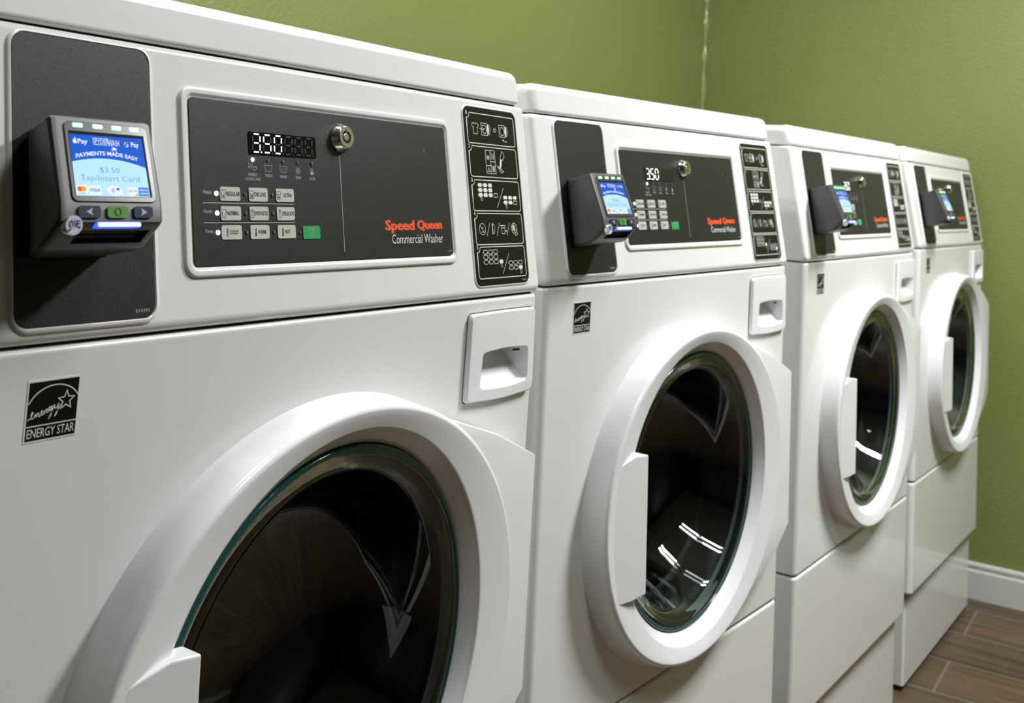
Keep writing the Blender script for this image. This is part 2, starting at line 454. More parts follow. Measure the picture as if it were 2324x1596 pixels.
def cut(ob, cutter, O=None):
    O = O or PIV
    c = cutter.build('cutter', smooth=False, fix=True, origin=O); c.parent = ob
    md = ob.modifiers.new('cut', 'BOOLEAN'); md.object = c; md.operation = 'DIFFERENCE'; md.solver = 'EXACT'
    dg = bpy.context.evaluated_depsgraph_get(); dg.update()
    me = bpy.data.meshes.new_from_object(ob.evaluated_get(dg)); ob.modifiers.clear(); ob.data = me
    bpy.data.objects.remove(c)
ZC = 0.0128      # top of the door cabinet
ZS = -0.5255      # seam between door cabinet and lower panel
DCX, DCZ = 0.3549, -0.2827

def label_pts(): pass

def shirt(cx, cy, w, h):
    P = [(-.22, .5), (-.5, .32), (-.40, .08), (-.30, .14), (-.30, -.5), (.30, -.5), (.30, .14), (.40, .08), (.5, .32), (.22, .5), (.10, .40), (-.10, .40)]
    return [(cx + x * w, cy + y * h) for x, y in P]
def dress(cx, cy, w, h):
    P = [(-.2, .5), (-.12, .15), (-.4, -.5), (.4, -.5), (.12, .15), (.2, .5), (.05, .3), (-.05, .3)]
    return [(cx + x * w, cy + y * h) for x, y in P]
def tub(m, cx, cy, w, h, d, mat, wd, lines=0):
    m.stroke([(cx - w / 2, cy + h / 2), (cx - w * .36, cy - h / 2), (cx + w * .36, cy - h / 2), (cx + w / 2, cy + h / 2)], wd, d, mat)
    m.stroke([(cx - w / 2 + w * i / 8, cy + h * .36 + (h * .1 if i % 2 else 0)) for i in range(9)], wd * .8, d, mat)
    for k in range(lines):
        yy = cy + h * (.05 - .3 * k)
        for j in range(3): m.stroke([(cx - w * .26 + w * .2 * j, yy), (cx - w * .14 + w * .2 * j, yy)], wd * .8, d, mat)
def hand(m, x, y, s, d, mat, wd):
    P = [(0, 0), (0, -.55), (-.25, -.4), (-.4, -.45), (-.05, -1.1), (-.02, -1.3), (.45, -1.3), (.5, -.9), (.5, -.45), (.35, -.4), (.2, -.38), (.16, 0)]
    P = [(x + a * s, y + b * s) for a, b in P]
    m.flat(P[::-1], d, 'label_black'); m.stroke(P, wd, d + .0001, mat, closed=True)
def keygrid(m, x, y, cols, rows, kw, kh, gx, gy, filled, d, mat, wd):
    for r in range(rows):
        for c in range(cols):
            X = x + c * gx; Y = y - r * gy
            R = rrect(X, X + kw, Y - kh, Y, kh * .25, 2)
            if filled(r, c): m.flat(R, d, mat)
            else: m.stroke(R, wd, d, mat, closed=True)
            m.flat(circ(X - (gx - kw) * .5, Y - kh * .55, (gx - kw) * .22, 6), d, mat)

def make_washer():
    t = empty('washing_machine', (0, 0, 0), 0, 'w', 'washing machine', 'row of front loading washers')
    O = PIV
    # ---- cabinet with door opening
    shell(ZS + 0.0014, ZC, hole=(DCX, DCZ, 0.20), r=.004).build('cabinet', t, origin=O, fix=True, ang=40)
    cab = t.children[0]; cm = MB(FF); cm.prism(rrect(.553, .667, -.084, -.010, .004), -.040, .01, 'gap'); cut(cab, cm)
    shell(-0.779, ZS - 0.0014).build('lower_panel', t, origin=O, fix=True, ang=40)
    # dark plinths that show in the seams
    m = MB(); boxmb(.006, W_ - .006, .006, D_ - .01, ZS - .01, ZS + .01, 'gap', m); m.build('seam_gasket', t, origin=O, smooth=False); m = MB(); boxmb(.006, W_ - .006, .008, D_ - .01, ZC - .01, ZC + .012, 'gap', m); m.build('seam_gasket', t, origin=O, smooth=False)
    for (fx, fy) in ((.05, .05), (W_ - .05, .05), (.05, D_ - .06), (W_ - .05, D_ - .06)):
        m = MB(); m.loft([[(fx + .02 * math.cos(a * PI / 8), fy + .02 * math.sin(a * PI / 8), z) for a in range(16)] for z in (-.785, -.774)], 'rubber', True, True); m.build('foot', t, origin=O, fix=True)
    # ---- control panel housing: tilted front
    s0, s1 = 0.0148, 0.2234
    m = MB()
    P = []
    for (b, y) in ((s0, None), (s1, None)): pass
    fb, ftp = FS(0, s0, 0), FS(0, s1, 0)
    prof = [(fb[1] + .010, fb[2] - .0005), (fb[1] + .003, fb[2] + .001), (fb[1] + .0004, fb[2] + .0055), (fb[1] + .0018, fb[2] + .0105)]
    prof = [(D_, fb[2] - .0005), (fb[1] + .010, fb[2] - .0005), (fb[1] + .0045, fb[2] + .0009), (fb[1] + .0016, fb[2] + .0045)]
    f2 = FS(0, s0 + .009, 0); prof.append((f2[1], f2[2]))
    f3 = FS(0, s1 - .006, 0); prof.append((f3[1], f3[2]))
    f4 = FS(0, s1 - .0015, -.0015); prof.append((f4[1], f4[2])); f5 = FS(0, s1, -.005); prof.append((f5[1], f5[2])); prof.append((D_, f5[2] + .002))
    loops = []
    R = 0.009
    for k in range(6):
        a = PI / 2 * k / 5; loops.append((R * (1 - math.sin(a)), R * (1 - math.cos(a))))
    def inset(ins):
        out = []
        for (y, z) in prof: out.append((min(y + ins, D_), z + (ins * .5 if z < .1 and y < .3 else 0) - (ins * .5 if z > .2 else 0)))
        return out
    Ls = []
    for ins, x in [(R * (1 - math.sin(PI / 2 * k / 5)), R * (1 - math.cos(PI / 2 * k / 5))) for k in range(6)]:
        Ls.append([(x, y, z) for y, z in inset(ins)])
    for ins, x in [(R * (1 - math.sin(PI / 2 * k / 5)), W_ - R * (1 - math.cos(PI / 2 * k / 5))) for k in range(6)][::-1]:
        Ls.append([(x, y, z) for y, z in inset(ins)])
    m.loft(Ls, 'enamel', True, True)
    hp = m.build('control_housing', t, origin=O, fix=True, ang=50)
    # raised frames pressed into the sheet
    i1 = rrect(.1884, .5168, .0600, .1868, .004)
    m = MB(FS)
    def g_(e, r): return rrect(.1884 - e, .5168 + e, .0600 - e * .92, .1868 + e * .92, r)
    m.loft([[(x, y, d) for x, y in g_(e, r)] for e, r, d in ((.0092, .0115, -.0003), (.0089, .0112, .0008), (.0083, .0106, .0021), (.0074, .0098, .0027), (.0040, .0068, .0027), (.0030, .0060, .0022), (.0018, .0050, .0010), (.0, .004, .0004))], 'enamel')
    m.build('raised_frame', hp, origin=O, ang=60)
    m = MB(FS)
    a0, a1 = .0446, .1519
    m.loft([[(x, y, d) for x, y in rrect(a0 - g, a1 + g, .0266 - g, .2166 + g * .6, .009 + g)] for g, d in ((.0045, -.0003), (.0038, .0009), (.0024, .0017), (.0010, .0018), (.0, .0003))], 'enamel')
    m.build('plate_surround', hp, origin=O, ang=60)
    m = MB(FS)
    m.loft([[(x, y, d) for x, y in rrect(.5546 - g, .6562 + g, .0272 - g, .2133 + g, .008 + g)] for g, d in ((.003, -.0003), (.002, .0009), (.0008, .0012), (.0, .0003))], 'enamel')
    m.build('label_surround', hp, origin=O, ang=60)
    # ---- payment mounting plate
    m = MB(FS); m.prism(rrect(a0, a1, .0266, .2166, .009), -.001, .0012, 'fascia')
    m.text('514391', .1350, .1465, .0305, .0328, .00135, 'ink_grey')
    m.build('mounting_plate', t, origin=O, ang=30, label='charcoal plate behind the card reader')
    # ---- lid
    b0 = 0.2247
    lid = MB()
    def lp(b, d): q = FS(0, b, d); return (q[1], q[2])
    fpts = [lp(b0 + .0015, -.008), lp(b0, -.004), lp(b0 + .0012, -.0008), lp(b0 + .004, .0006)]
    rr = .012; bt = .2635
    cy, cz = bt - rr, .0006 - rr
    for k in range(8):
        a = (PI / 2 + TH) * k / 7; fpts.append(lp(cy + rr * math.sin(a), cz + rr * math.cos(a)))
    zt = fpts[-1][1]; fpts += [(D_ + .02, zt + .0), (D_ + .02, fpts[0][1])]
    R = 0.016
    def lin(ins):
        out = []
        for (y, z) in fpts:
            out.append((min(y + ins * (1 if y < .3 else 0), D_ + .02), z - ins * max(0, min(1, (z - .232) / .026))))
        return out
    Ls = [[(.0035 + R * (1 - math.cos(PI / 2 * k / 6)), y, z) for y, z in lin(R * (1 - math.sin(PI / 2 * k / 6)))] for k in range(7)]
    Ls += [[(.6795 - R * (1 - math.cos(PI / 2 * k / 6)), y, z) for y, z in lin(R * (1 - math.sin(PI / 2 * k / 6)))] for k in range(7)][::-1]
    lid.loft(Ls, 'enamel', True, True); lid.build('top_lid', t, origin=O, fix=True, ang=50)
    m = MB(); q = FS(0, .2235, 0); boxmb(.012, W_ - .012, q[1] + .007, D_ - .01, q[2] - .006, q[2] + .006, 'gap', m); m.build('lid_seam', t, origin=O, smooth=False)
    # ---- control fascia
    m = MB(FS); m.prism(i1, -.001, .0016, 'fascia'); m.frame = FSF
    D = .00175; DD = .0019
    m.stroke([(.3604, .1535), (.3596, .0695)], .0006, D, 'ink_grey')
    m.stroke([(.2032, .1100), (.3000, .1100)], .0006, D, 'ink_grey'); m.stroke([(.2032, .0950), (.3000, .0950)], .0006, D, 'ink_grey')
    for s, y, x0 in (('Wash', .1166, .2032), ('Cycle', .1018, .2032), ('Temp', .0868, .2038)):
        m.text(s, x0, x0 + .0082, y, y + .0030, D, 'ink_grey', bold=.01)
    for s, x, y, wd in (('INSERT', .2556, .1318, .0095), ('COINS/CARD', .2556, .1283, .0168), ('WASH', .2729, .1316, .0080), ('RINSE', .2900, .1313, .0080), ('SPIN', .3070, .1310, .0060), ('DOOR', .3240, .1307, .0070)):
        m.text(s, x - wd / 2, x + wd / 2, y, y + .0024, D, 'ink_grey', bold=.005)
    wi = .00028
    # coin slot / card, tubs, spiral, padlock
    m.stroke(smooth([(.2515, .1420), (.2512, .1385), (.2522, .1385), (.2530, .1400), (.2528, .1418), (.2515, .1420)]), wi, D, 'ink_grey'); m.stroke([(.2534, .1367), (.2556, .1422)], wi, D, 'ink_grey')
    m.stroke([(.2555, .1378), (.2555, .1392), (.2603, .1392), (.2603, .1378)], wi, D, 'ink_grey'); m.stroke([(.2566, .1388), (.2566, .1366), (.2594, .1366), (.2594, .1388)], wi, D, 'ink_grey')
    tub(m, .2729, .1389, .0085, .0052, D, 'ink_grey', wi); tub(m, .2900, .1386, .0085, .0052, D, 'ink_grey', wi, 2)
    m.stroke([(.3070 + (.0002 + .0028 * i / 50) * math.cos(i * .38), .1382 + (.0002 + .0028 * i / 50) * math.sin(i * .38)) for i in range(51)], wi, D, 'ink_grey')
    m.flat(rrect(.3222, .3258, .1353, .1379, .0003, 2), D, 'ink_grey'); m.stroke([(.3229, .1378), (.3229, .1392)] + circ(.3240, .1392, .0011, 7, PI, 0) + [(.3251, .1378)], wi * 1.6, D, 'ink_grey')
    m.flat(circ(.3240, .1369, .0005, 8), DD, 'fascia')
    for q_ in range(5):
        e_ = (q_ - 2) * .00028; dq = D + q_ * .00001
        m.text('Speed', .4178 + e_, .4608 + e_, .0832, .0956, dq, 'ink_orange', bold=.022); m.text('Queen', .4660 + e_, .5052 + e_, .0852, .0956, dq, 'ink_orange', bold=.022)
    m.text('.', .5069, .5073, .0868, .0872, D, 'ink_orange')
    m.text('Commercial Washer', .4262, .5058, .0738, .0824, D, 'ink_white', bold=-.004)
    m.text('807699', .5125, .5195, .0648, .0660, D, 'ink_grey')
    m.stroke([(.4850, .1650), (.4856, .1612)], .0003, D, 'ink_grey')
    fa = m.build('control_fascia', t, origin=O, ang=30, label='charcoal control fascia with buttons and display')
    def sub(mb, name, parent=fa, **k):
        o = mb.build(name, parent, **k); o.location = (0, 0, 0); return o
    # display window with 7-segment digits
    m = MB(FSF); m.prism(rrect(.2520, .3300, .1492, .1675, .0014), .0012, .0021, 'window')
    lit = {0: 'abcdg', 1: 'acdfg', 2: 'abcdef'}
    for k in range(6):
        x0 = .2560 + .0121 * k; y0 = .1513; w7, h7 = .0080, .0144; sh = .0008
        def pt(x, y): return (x0 + x * w7 + sh * y, y0 + y * h7)
        S = {'a': ((.16, 1), (.84, 1)), 'b': ((1, .90), (1, .58)), 'c': ((1, .42), (1, .10)), 'd': ((.16, 0), (.84, 0)), 'e': ((0, .42), (0, .10)), 'f': ((0, .90), (0, .58)), 'g': ((.20, .5), (.80, .5))}
        for nm, (p, q) in S.items():
            on = nm in lit.get(k, '')
            m.stroke([pt(*p), pt(*q)], .0011, .0023, 'seg_on' if on else 'seg_off')
        m.flat(circ(x0 + w7 + .0016, y0, .0007, 8), .0023, 'seg_on' if k == 0 else 'seg_off')
    m.flat(circ(.3016, .1560, .0006, 8), .0023, 'seg_off'); m.flat(circ(.3020, .1616, .0006, 8), .0023, 'seg_off')
    sub(m, 'display', origin=O, smooth=False)
    # indicator lamps
    for i, x in enumerate((.2557, .2730, .2900, .3071, .3242)):
        m = MB(FSF); m.prism(circ(x, .1449, .00155 if i else .0017, 14), .0012, .0023, 'led_white' if i == 0 else 'led_off'); sub(m, 'indicator_light', origin=O)
    for r, y in enumerate((.1172, .1023, .0876)):
        for c, x in enumerate((.2165, .2461, .2758)):
            m = MB(FSF); m.prism(circ(x, y, .00150 if c else .0019, 14), .0012, .0023, 'led_white' if c == 0 else 'led_off'); sub(m, 'indicator_light', origin=O)
    m = MB(FSF); m.prism(circ(.3051, .0870, .0014, 14), .0012, .0023, 'led_off'); sub(m, 'indicator_light', origin=O)
    # keys
    names = [['REGULAR', 'DELUXE', 'ULTRA'], ['NORMAL', 'SYNTHETIC', 'DELICATE'], ['COLD', 'WARM', 'HOT']]
    for r, y in enumerate((.1171, .1022, .0876)):
        for c, x in enumerate((.2303, .2600, .2898)):
            m = MB(FSF); m.prism(rrect(x - .0103, x + .0103, y - .0054, y + .0054, .0016, 3), .0012, .0022, 'key_grey'); d = .0024
            s = names[r][c]; k = .00025
            if r < 2:
                xx = x - .0078
                if s == 'DELICATE': m.stroke(dress(xx + .001, y, .0040, .0068), k, d, 'ink_black', closed=True)
                elif s == 'SYNTHETIC':
                    m.stroke([(xx - .0018, y - .0034), (xx - .0018, y + .0018), (xx - .0008, y + .0032), (xx + .0008, y + .0032), (xx + .0018, y + .0018), (xx + .0018, y - .0034)], k, d, 'ink_black', closed=True)
                    m.stroke([(xx, y - .0034), (xx, y + .0026)], k, d, 'ink_black'); m.stroke([(xx - .001, y + .0022), (xx, y + .001), (xx + .001, y + .0022)], k, d, 'ink_black')
                else:
                    m.stroke(shirt(xx + .0004, y, .0056, .0066), k, d, 'ink_black', closed=True)
                    if r == 0: m.flat(circ(xx + .0006, y - .0018, .0008, 8), d, 'ink_black')
                    if s == 'DELUXE': m.flat(circ(xx + .0010, y - .0004, .0007, 8), d, 'ink_black')
                    if s == 'ULTRA': m.text('P', xx - .0002, xx + .001, y - .0006, y + .001, d, 'ink_black')
                tx0 = x - .0040 if len(s) < 9 else x - .0055; tw = min(.0143, .0020 * len(s))
                if s == 'SYNTHETIC': tw = .0150
                if s == 'ULTRA': tx0 = x - .0022
                m.text(s, tx0, min(tx0 + tw, x + .0099), y - .0015, y + .0018, d, 'ink_black', bold=.006)
            else:
                xx = x - .0046
                m.stroke([(xx - .0004, y - .0018), (xx - .0004, y + .0030), (xx + .0004, y + .0030), (xx + .0004, y - .0018)], k, d, 'ink_black')
                (m.flat if c else (lambda P, dd, mm: m.stroke(P, k, dd, mm, closed=True)))(circ(xx, y - .0024, .0009, 10), d, 'ink_black')
                if c: m.flat([(xx - .00035, y - .002), (xx + .00035, y - .002), (xx + .00035, y + .0002 + .0018 * (c - 1)), (xx - .00035, y + .0002 + .0018 * (c - 1))], d, 'ink_black')
                m.text(s, x - .0022, x - .0022 + .0021 * len(s), y - .0014, y + .0017, d, 'ink_black', bold=.006)
            if s in ('DELICATE', 'WARM', 'HOT'):
                ch = {'DELICATE': [(-.0006, -.0003), (0, .0003), (.0006, -.0003)], 'WARM': [(.0004, .0006), (-.0003, 0), (.0004, -.0006)], 'HOT': [(-.0006, .0003), (0, -.0003), (.0006, .0003)]}[s]
                m.stroke([(x + .0088 + a, y - .0044 + b) for a, b in ch], .0002, d, 'ink_black')
            sub(m, 'key_button', origin=O)
    m = MB(FSF); x, y = .3190, .0868; m.prism(rrect(x - .0103, x + .0103, y - .0054, y + .0054, .0014, 3), .0012, .0022, 'key_green'); d = .0024
    m.text('START', x - .0048, x + .0048, y + .0015, y + .0042, d, 'ink_grey'); m.stroke([(x - .0024, y - .0017), (x, y + .0007), (x + .0024, y - .0017), (x, y - .0041)], .00025, d, 'ink_grey', closed=True)
    m.stroke([(x, y - .003), (x, y - .0004)], .00025, d, 'ink_grey'); m.stroke([(x + .0082, y - .0038), (x + .0082, y - .0044), (x + .0070, y - .0044)], .0002, d, 'ink_grey')
    sub(m, 'start_button', origin=O, label='green start button')
    # tubular key lock
    cx, cs = .3628, .1690
    def rg(r, d): return [(cx + r * math.cos(2 * PI * i / 40), cs + r * math.sin(2 * PI * i / 40), d) for i in range(40)]
    m = MB(FSF)
    m.loft([rg(.0130, .0012), rg(.0130, .0022), rg(.0124, .0036), rg(.0104, .0084), (rg(.0098, .0092)), rg(.0092, .0094)], 'chrome')
    m.loft([rg(.0092, .0094), rg(.0056, .0094), rg(.0053, .0080)], 'brass')
    m.loft([rg(.0053, .0080), rg(.0048, .0065), rg(.0038, .0065)], 'ink_black')
    m.loft([rg(.0036, .0065), rg(.0036, .0088), rg(.0031, .0092)], 'brass', cap1=True)
    m.flat(rrect(cx - .0008, cx + .0008, cs + .0036, cs + .0072, .0004, 2), .00955, 'ink_black')
    sub(m, 'lock', origin=O, ang=40, label='round chrome key lock')
    # ---- instruction label with five pictograms
    m = MB(FS); m.prism(rrect(.5546, .6562, .0272, .2133, .008), -.001, .0012, 'label_black'); m.frame = FSK; d = .0014; I = 'ink_white'; wd = .0006
    tops = (.2058, .1705, .1347, .0997, .0650); hh = .0322
    for i, tp in enumerate(tops):
        bt = tp - hh; x0, x1 = .5640, .6560; r = .003
        P = []
        P += [(x0, bt + r), (x0 + r * .3, bt + r * .3), (x0 + r, bt), (x1 - r, bt), (x1 - r * .3, bt + r * .3), (x1, bt + r), (x1, tp - r), (x1 - r * .3, tp - r * .3), (x1 - r, tp), (x0 + .0055, tp), (x0 + .0050, tp - .003), (x0 + .003, tp - .0050), (x0, tp - .0055)]
        m.stroke(P, .0008, d, I, closed=True)
        m.text(str(i + 1), x0 - .0006, x0 + (.0012 if i == 0 else .0022), tp - .0022, tp + .0020, d, I)
    k = .0005
    # 1: shirt -> machine => machine, door closing
    y = .1897
    m.stroke(shirt(.5790, y, .0125, .0120), k, d, I, closed=True); m.stroke([(.5862, y), (.5950, y)], k, d, I)
    m.flat([(.5950, y - .0012), (.5972, y), (.5950, y + .0012)], d, I)
    for x in (.5955, .6305):
        m.stroke([(x - .0050, y - .0065), (x + .0065, y - .0065), (x + .0065, y + .0065), (x - .0050, y + .0065)], k, d, I, closed=True); m.stroke(circ(x + .0008, y, .0042, 16, ry=.0046), k, d, I, closed=True)
        m.flat(circ(x + .0082, y, .0016, 14, ry=.0050), d, I); m.stroke(circ(x + .0090, y, .0030, 16, ry=.0056), k, d, I, closed=True)
    m.stroke([(.6140, y + .0012), (.6165, y + .0012), (.6165, y + .0026), (.6195, y), (.6165, y - .0026), (.6165, y - .0012), (.6140, y - .0012)], k * .8, d, I, closed=True)
    m.stroke(smooth([(.6325, y - .0098), (.6360, y - .0115), (.6400, y - .0108)]), k, d, I); m.flat([(.6305, y - .0090), (.6338, y - .0092), (.6325, y - .0112)], d, I)
    # 2: dispenser tray and pouring cup
    y = .1547
    X0, X1, X2 = .5945, .6035, .6125
    m.stroke([(X0, y - .0125), (X2, y - .0125), (X2, y + .0125), (X0, y + .0125)], k, d, I, closed=True); m.stroke([(X1, y - .0125), (X1, y + .0125)], k, d, I)
    m.stroke([(X0, y - .0040), (X1, y - .0040)], k, d, I); m.stroke([(X1, y + .0005), (X2, y + .0005)], k, d, I)
    for a in range(4): m.stroke([(.5990 - .003 * math.cos(a * PI / 4), y + .0045 - .003 * math.sin(a * PI / 4)), (.5990 + .003 * math.cos(a * PI / 4), y + .0045 + .003 * math.sin(a * PI / 4))], k, d, I)
    m.stroke([(.5963, y - .0105), (.6013, y - .0105), (.5988, y - .0062)], k, d, I, closed=True)
    m.stroke([(.6050, y + .0105), (.6065, y + .0035), (.6095, y + .0035), (.6110, y + .0105)], k, d, I); m.stroke([(.6080, y + .0050), (.6080, y + .0098)], k, d, I)
    m.stroke([(.6050, y - .0035), (.6065, y - .0105), (.6095, y - .0105), (.6110, y - .0035)], k, d, I)
    for xx in (.6072, .6080, .6088): m.stroke([(xx, y - .0090), (xx, y - .0042)], k, d, I)
    m.stroke([(.6255, y + .0095), (.6225, y + .0045), (.6265, y + .0025), (.6310, y + .0065), (.6300, y + .0110), (.6265, y + .0125)], k, d, I, closed=True)
    m.flat([(.6225, y + .0040), (.6255, y + .0035), (.6245, y - .0030), (.6215, y - .0070), (.6195, y - .0065), (.6212, y - .0025)], d, I)
    m.stroke([(.6150, y - .0030), (.6195, y - .0050), (.6285, y - .0100), (.6235, y - .0110)], k * 1.3, d, I, closed=True)
    # 3 and 5: key grids
    for (y, fl) in ((.1345, 3), (.0648, 5)):
        if fl == 3: g = lambda r, c: True
        else: g = lambda r, c: False
        yt = y - .0030
        keygrid(m, .5755, yt, 3, 3, .0070, .0040, .0096, .0052, g, d, I, k)
        xl = .5755 + 3 * .0096
        if fl == 3: m.stroke(rrect(xl, xl + .0070, yt - .0144, yt - .0104, .001, 2), k, d, I, closed=True)
        else: m.flat(rrect(xl, xl + .0070, yt - .0144, yt - .0104, .001, 2), d, I)
        hand(m, (.5790 if fl == 3 else xl + .003), yt - .0128, .0042, d + .0002, I, k * .7)
        m.stroke([(.6090, y - .0285), (.6240, y - .0070)], k, d, I)
        yb = y - .0155
        keygrid(m, .6230, yb, 3, 2, .0070, .0038, .0096, .0052, (lambda r, c: (r, c) != (1, 2)) if fl == 3 else (lambda r, c: (r, c) == (1, 2)), d, I, k)
        hand(m, (.6265 if fl == 3 else .6450), yb - .0078, .0042, d + .0002, I, k * .7)
    # 4: no-cash, coin, card, finger
    y = .0835
    m.stroke(circ(.5770, y, .0058, 20), k, d, I, closed=True); m.stroke([(.5730, y + .0040), (.5810, y - .0040)], k, d, I); m.stroke([(.5748, y - .003), (.5792, y - .003)], k, d, I); m.stroke([(.5755, y), (.5785, y + .002)], k, d, I)
    for xx in (.5885, .6075, .6270): m.stroke([(xx - .0035, y - .0070), (xx + .0030, y + .0065)], k, d, I)
    m.stroke(smooth([(.5960, y + .0055), (.5995, y + .0045), (.6005, y), (.5990, y - .0040), (.5962, y - .0050)]), k, d, I); m.flat([(.5955, y - .0055), (.5967, y - .0055), (.5967, y + .0060), (.5955, y + .0060)], d, I)
    m.stroke([(.6120, y + .0035), (.6215, y + .0035), (.6200, y + .0010), (.6135, y + .0010)], k, d, I, closed=True); m.stroke([(.6138, y + .0010), (.6138, y - .0050), (.6200, y - .0050), (.6200, y + .0010)], k, d, I); m.flat(circ(.6222, y - .0022, .0011, 8), d, I)
    m.stroke(circ(.6390, y + .0005, .0056, 20), k, d, I, closed=True); m.flat(circ(.6378, y + .0010, .0036, 9), d, 'ink_grey'); m.stroke([(.6410, y - .0075), (.6395, y - .0030), (.6430, y - .0010), (.6450, y - .0060)], k, d, I, closed=True)
    m.text('808005', .6470, .6555, .0282, .0297, d, 'ink_grey')
    m.build('instruction_label', t, origin=O, ang=30, label='black label with five white pictogram boxes')
    # ---- energy mark sticker
    m = MB(FF); x0, x1, z0, z1 = .0600, .0958, -.0446, -.0084
    m.prism([(x0 - .0012, z0 - .0012), (x1 + .0012, z0 - .0012), (x1 + .0012, z1 + .0012), (x0 - .0012, z1 + .0012)], 0, .0003, 'ink_white')
    m.flat([(x0, z0), (x1, z0), (x1, z1), (x0, z1)], .00045, 'label_black'); d = .0006; w_ = x1 - x0; h_ = z1 - z0
    m.stroke([(x0, z0 + h_ * .245), (x1, z0 + h_ * .245)], .0007, d, I)
    m.text('ENERGY STAR', x0 + .0010, x1 - .0010, z0 + h_ * .045, z0 + h_ * .20, d, I)
    A = []
    for i in range(25):
        a = PI * (0.86 - .74 * i / 24); px = x0 + w_ * .52 + w_ * .55 * math.cos(a); pz = z0 + h_ * .46 + h_ * .46 * math.sin(a)
        if x0 <= px <= x1: A.append((px, pz))
    m.stroke([(x0, A[0][1] - .0008)] + A + [(x1, A[-1][1] - .0008)], .0007, d, I)
    sc, sz = x0 + w_ * .76, z0 + h_ * .62
    st = [(sc + (.0062 if i % 2 == 0 else .0027) * math.sin(PI * i / 5), sz + (.0062 if i % 2 == 0 else .0027) * math.cos(PI * i / 5)) for i in range(10)]
    m.stroke(st, .0007, d, I, closed=True)
    SC = [(0, 0), (.06, .02), (.10, .10), (.16, .30), (.13, .36), (.10, .20), (.13, .04), (.20, .08), (.25, .24), (.27, .10), (.30, .24), (.34, .28), (.35, .10), (.40, .14), (.46, .36), (.42, .34), (.42, .18), (.48, .16), (.52, .34), (.53, .20), (.55, .36), (.60, .42), (.60, .24), (.66, .30), (.72, .50), (.66, .48), (.65, .32), (.72, .34), (.76, .56), (.74, .10), (.66, -.12), (.70, .02), (.80, .44), (.84, .58), (.84, .40), (.92, .44), (.96, .64), (.94, .20), (.86, -.02), (.90, .14), (1.04, .56)]
    m.stroke(smooth([(x0 + .0004 + a * w_ * .62, z0 + h_ * .37 + b * h_ * .34) for a, b in SC], 3), .00055, d, I)
    m.build('energy_sticker', t, origin=O, smooth=False, label='square black energy saving sticker with white star')
    # ---- detergent drawer
    m = MB(FF)
    out = rquad([(.5435, -.0885), (.6090, -.0925), (.6720, -.0900), (.6685, -.0008), (.6090, -.0002), (.5440, -.0008)], [.006, .03, .009, .007, .02, .007])
    m.flatring([(x + (x - .609) * .012, z + (z + .047) * .018) for x, z in out], [(.609 + (x - .609) * .98, -.047 + (z + .047) * .98) for x, z in out], .0006, 'gap')
    def sc_(P, f, g=None): g = g or f; return [(.609 + (x - .609) * f, -.047 + (z + .047) * g) for x, z in P]
    hol = rquad([(.5655, -.0775), (.6130, -.0815), (.6595, -.0780), (.6570, -.0415), (.6150, -.0375), (.5680, -.0400)], [.006, .03, .006, .005, .03, .005])
    hb = rquad([(.5690, -.0745), (.6130, -.0780), (.6560, -.0750), (.6460, -.0440), (.6140, -.0415), (.5780, -.0420)], [.006, .02, .006, .005, .02, .005])
    Lp = [[(x, z, .0) for x, z in out], [(x, z, .0035) for x, z in out], [(x, z, .0052) for x, z in sc_(out, .985)], [(x, z, .0060) for x, z in sc_(out, .96)],
          [(x, z, .0060) for x, z in sc_(hol, 1.0)], [(x, z, .0052) for x, z in [(.613 + (x - .613) * .975, -.0595 + (z + .0595) * .95) for x, z in hol]],
          [(x, z, -.026 + .024 * max(0, min(1, (-.044 - z) / .032))) for x, z in hb]]
    m.loft(Lp, 'plastic', cap1=True)
    dr = m.build('detergent_drawer', t, origin=O, ang=35)
    m = MB(FF); m.flat([(.637, -.0465), (.654, -.0475), (.654, -.0450), (.640, -.0438)], -.0030, 'hinge')
    sub(m, 'latch_tab', parent=dr, origin=O)
    # ---- door
    N = 144
    def el(a, b, cx, cz, d): return [(cx + a * math.cos(2 * PI * i / N), cz + b * math.sin(2 * PI * i / N), d) for i in range(N)]
    m = MB(FF)
    BX, BZ, FX = .3520, -.2835, .3565
    FA, FB = .2540, .2240
    def ol(t_, d):   # blend base outline -> face outline
        return el(.2560 + (FA - .2560) * t_, .2290 + (FB - .2290) * t_, BX + (FX - BX) * t_, BZ, d)
    Lp = [ol(-.15, -.001), ol(0, .0015), ol(.35, .010), ol(.7, .021), ol(.95, .0280)]
    for k in range(1, 7):
        a = PI / 2 * k / 6; e = .0055 * (1 - math.cos(a)); Lp.append(el(FA - e, FB - e, FX, BZ, .0280 + .0050 * math.sin(a)))
    for e, d in ((.30, .0318), (.65, .0300), (.95, .0284)): Lp.append([(p[0] * (1 - e) + q[0] * e, p[1] * (1 - e) + q[1] * e, d) for p, q in zip(el(.2485, .2185, FX, BZ, 0), el(.2035, .2035, DCX, DCZ, 0))])
    for r, d in ((.2035, .0280), (.2022, .0272), (.2012, .0255), (.1960, .0215), (.1915, .0160), (.1885, .0130), (.1870, .0090), (.1870, -.004)): Lp.append(el(r, r, DCX, DCZ, d))
    m.loft(Lp, 'plastic')
    door = m.build('door', t, origin=O, ang=50)
    # hinge side cover
    m = MB(FF)
    th0, th1 = math.atan2(.205 / .2225, .090 / .25), -math.atan2(.200 / .2225, .095 / .25)
    arcp = [(FX + .244 * math.cos(th0 + (th1 - th0) * i / 24), BZ + .214 * math.sin(th0 + (th1 - th0) * i / 24)) for i in range(25)]
    P = [(.6540, -.3890), (.6490, -.1530)]
    outp = []
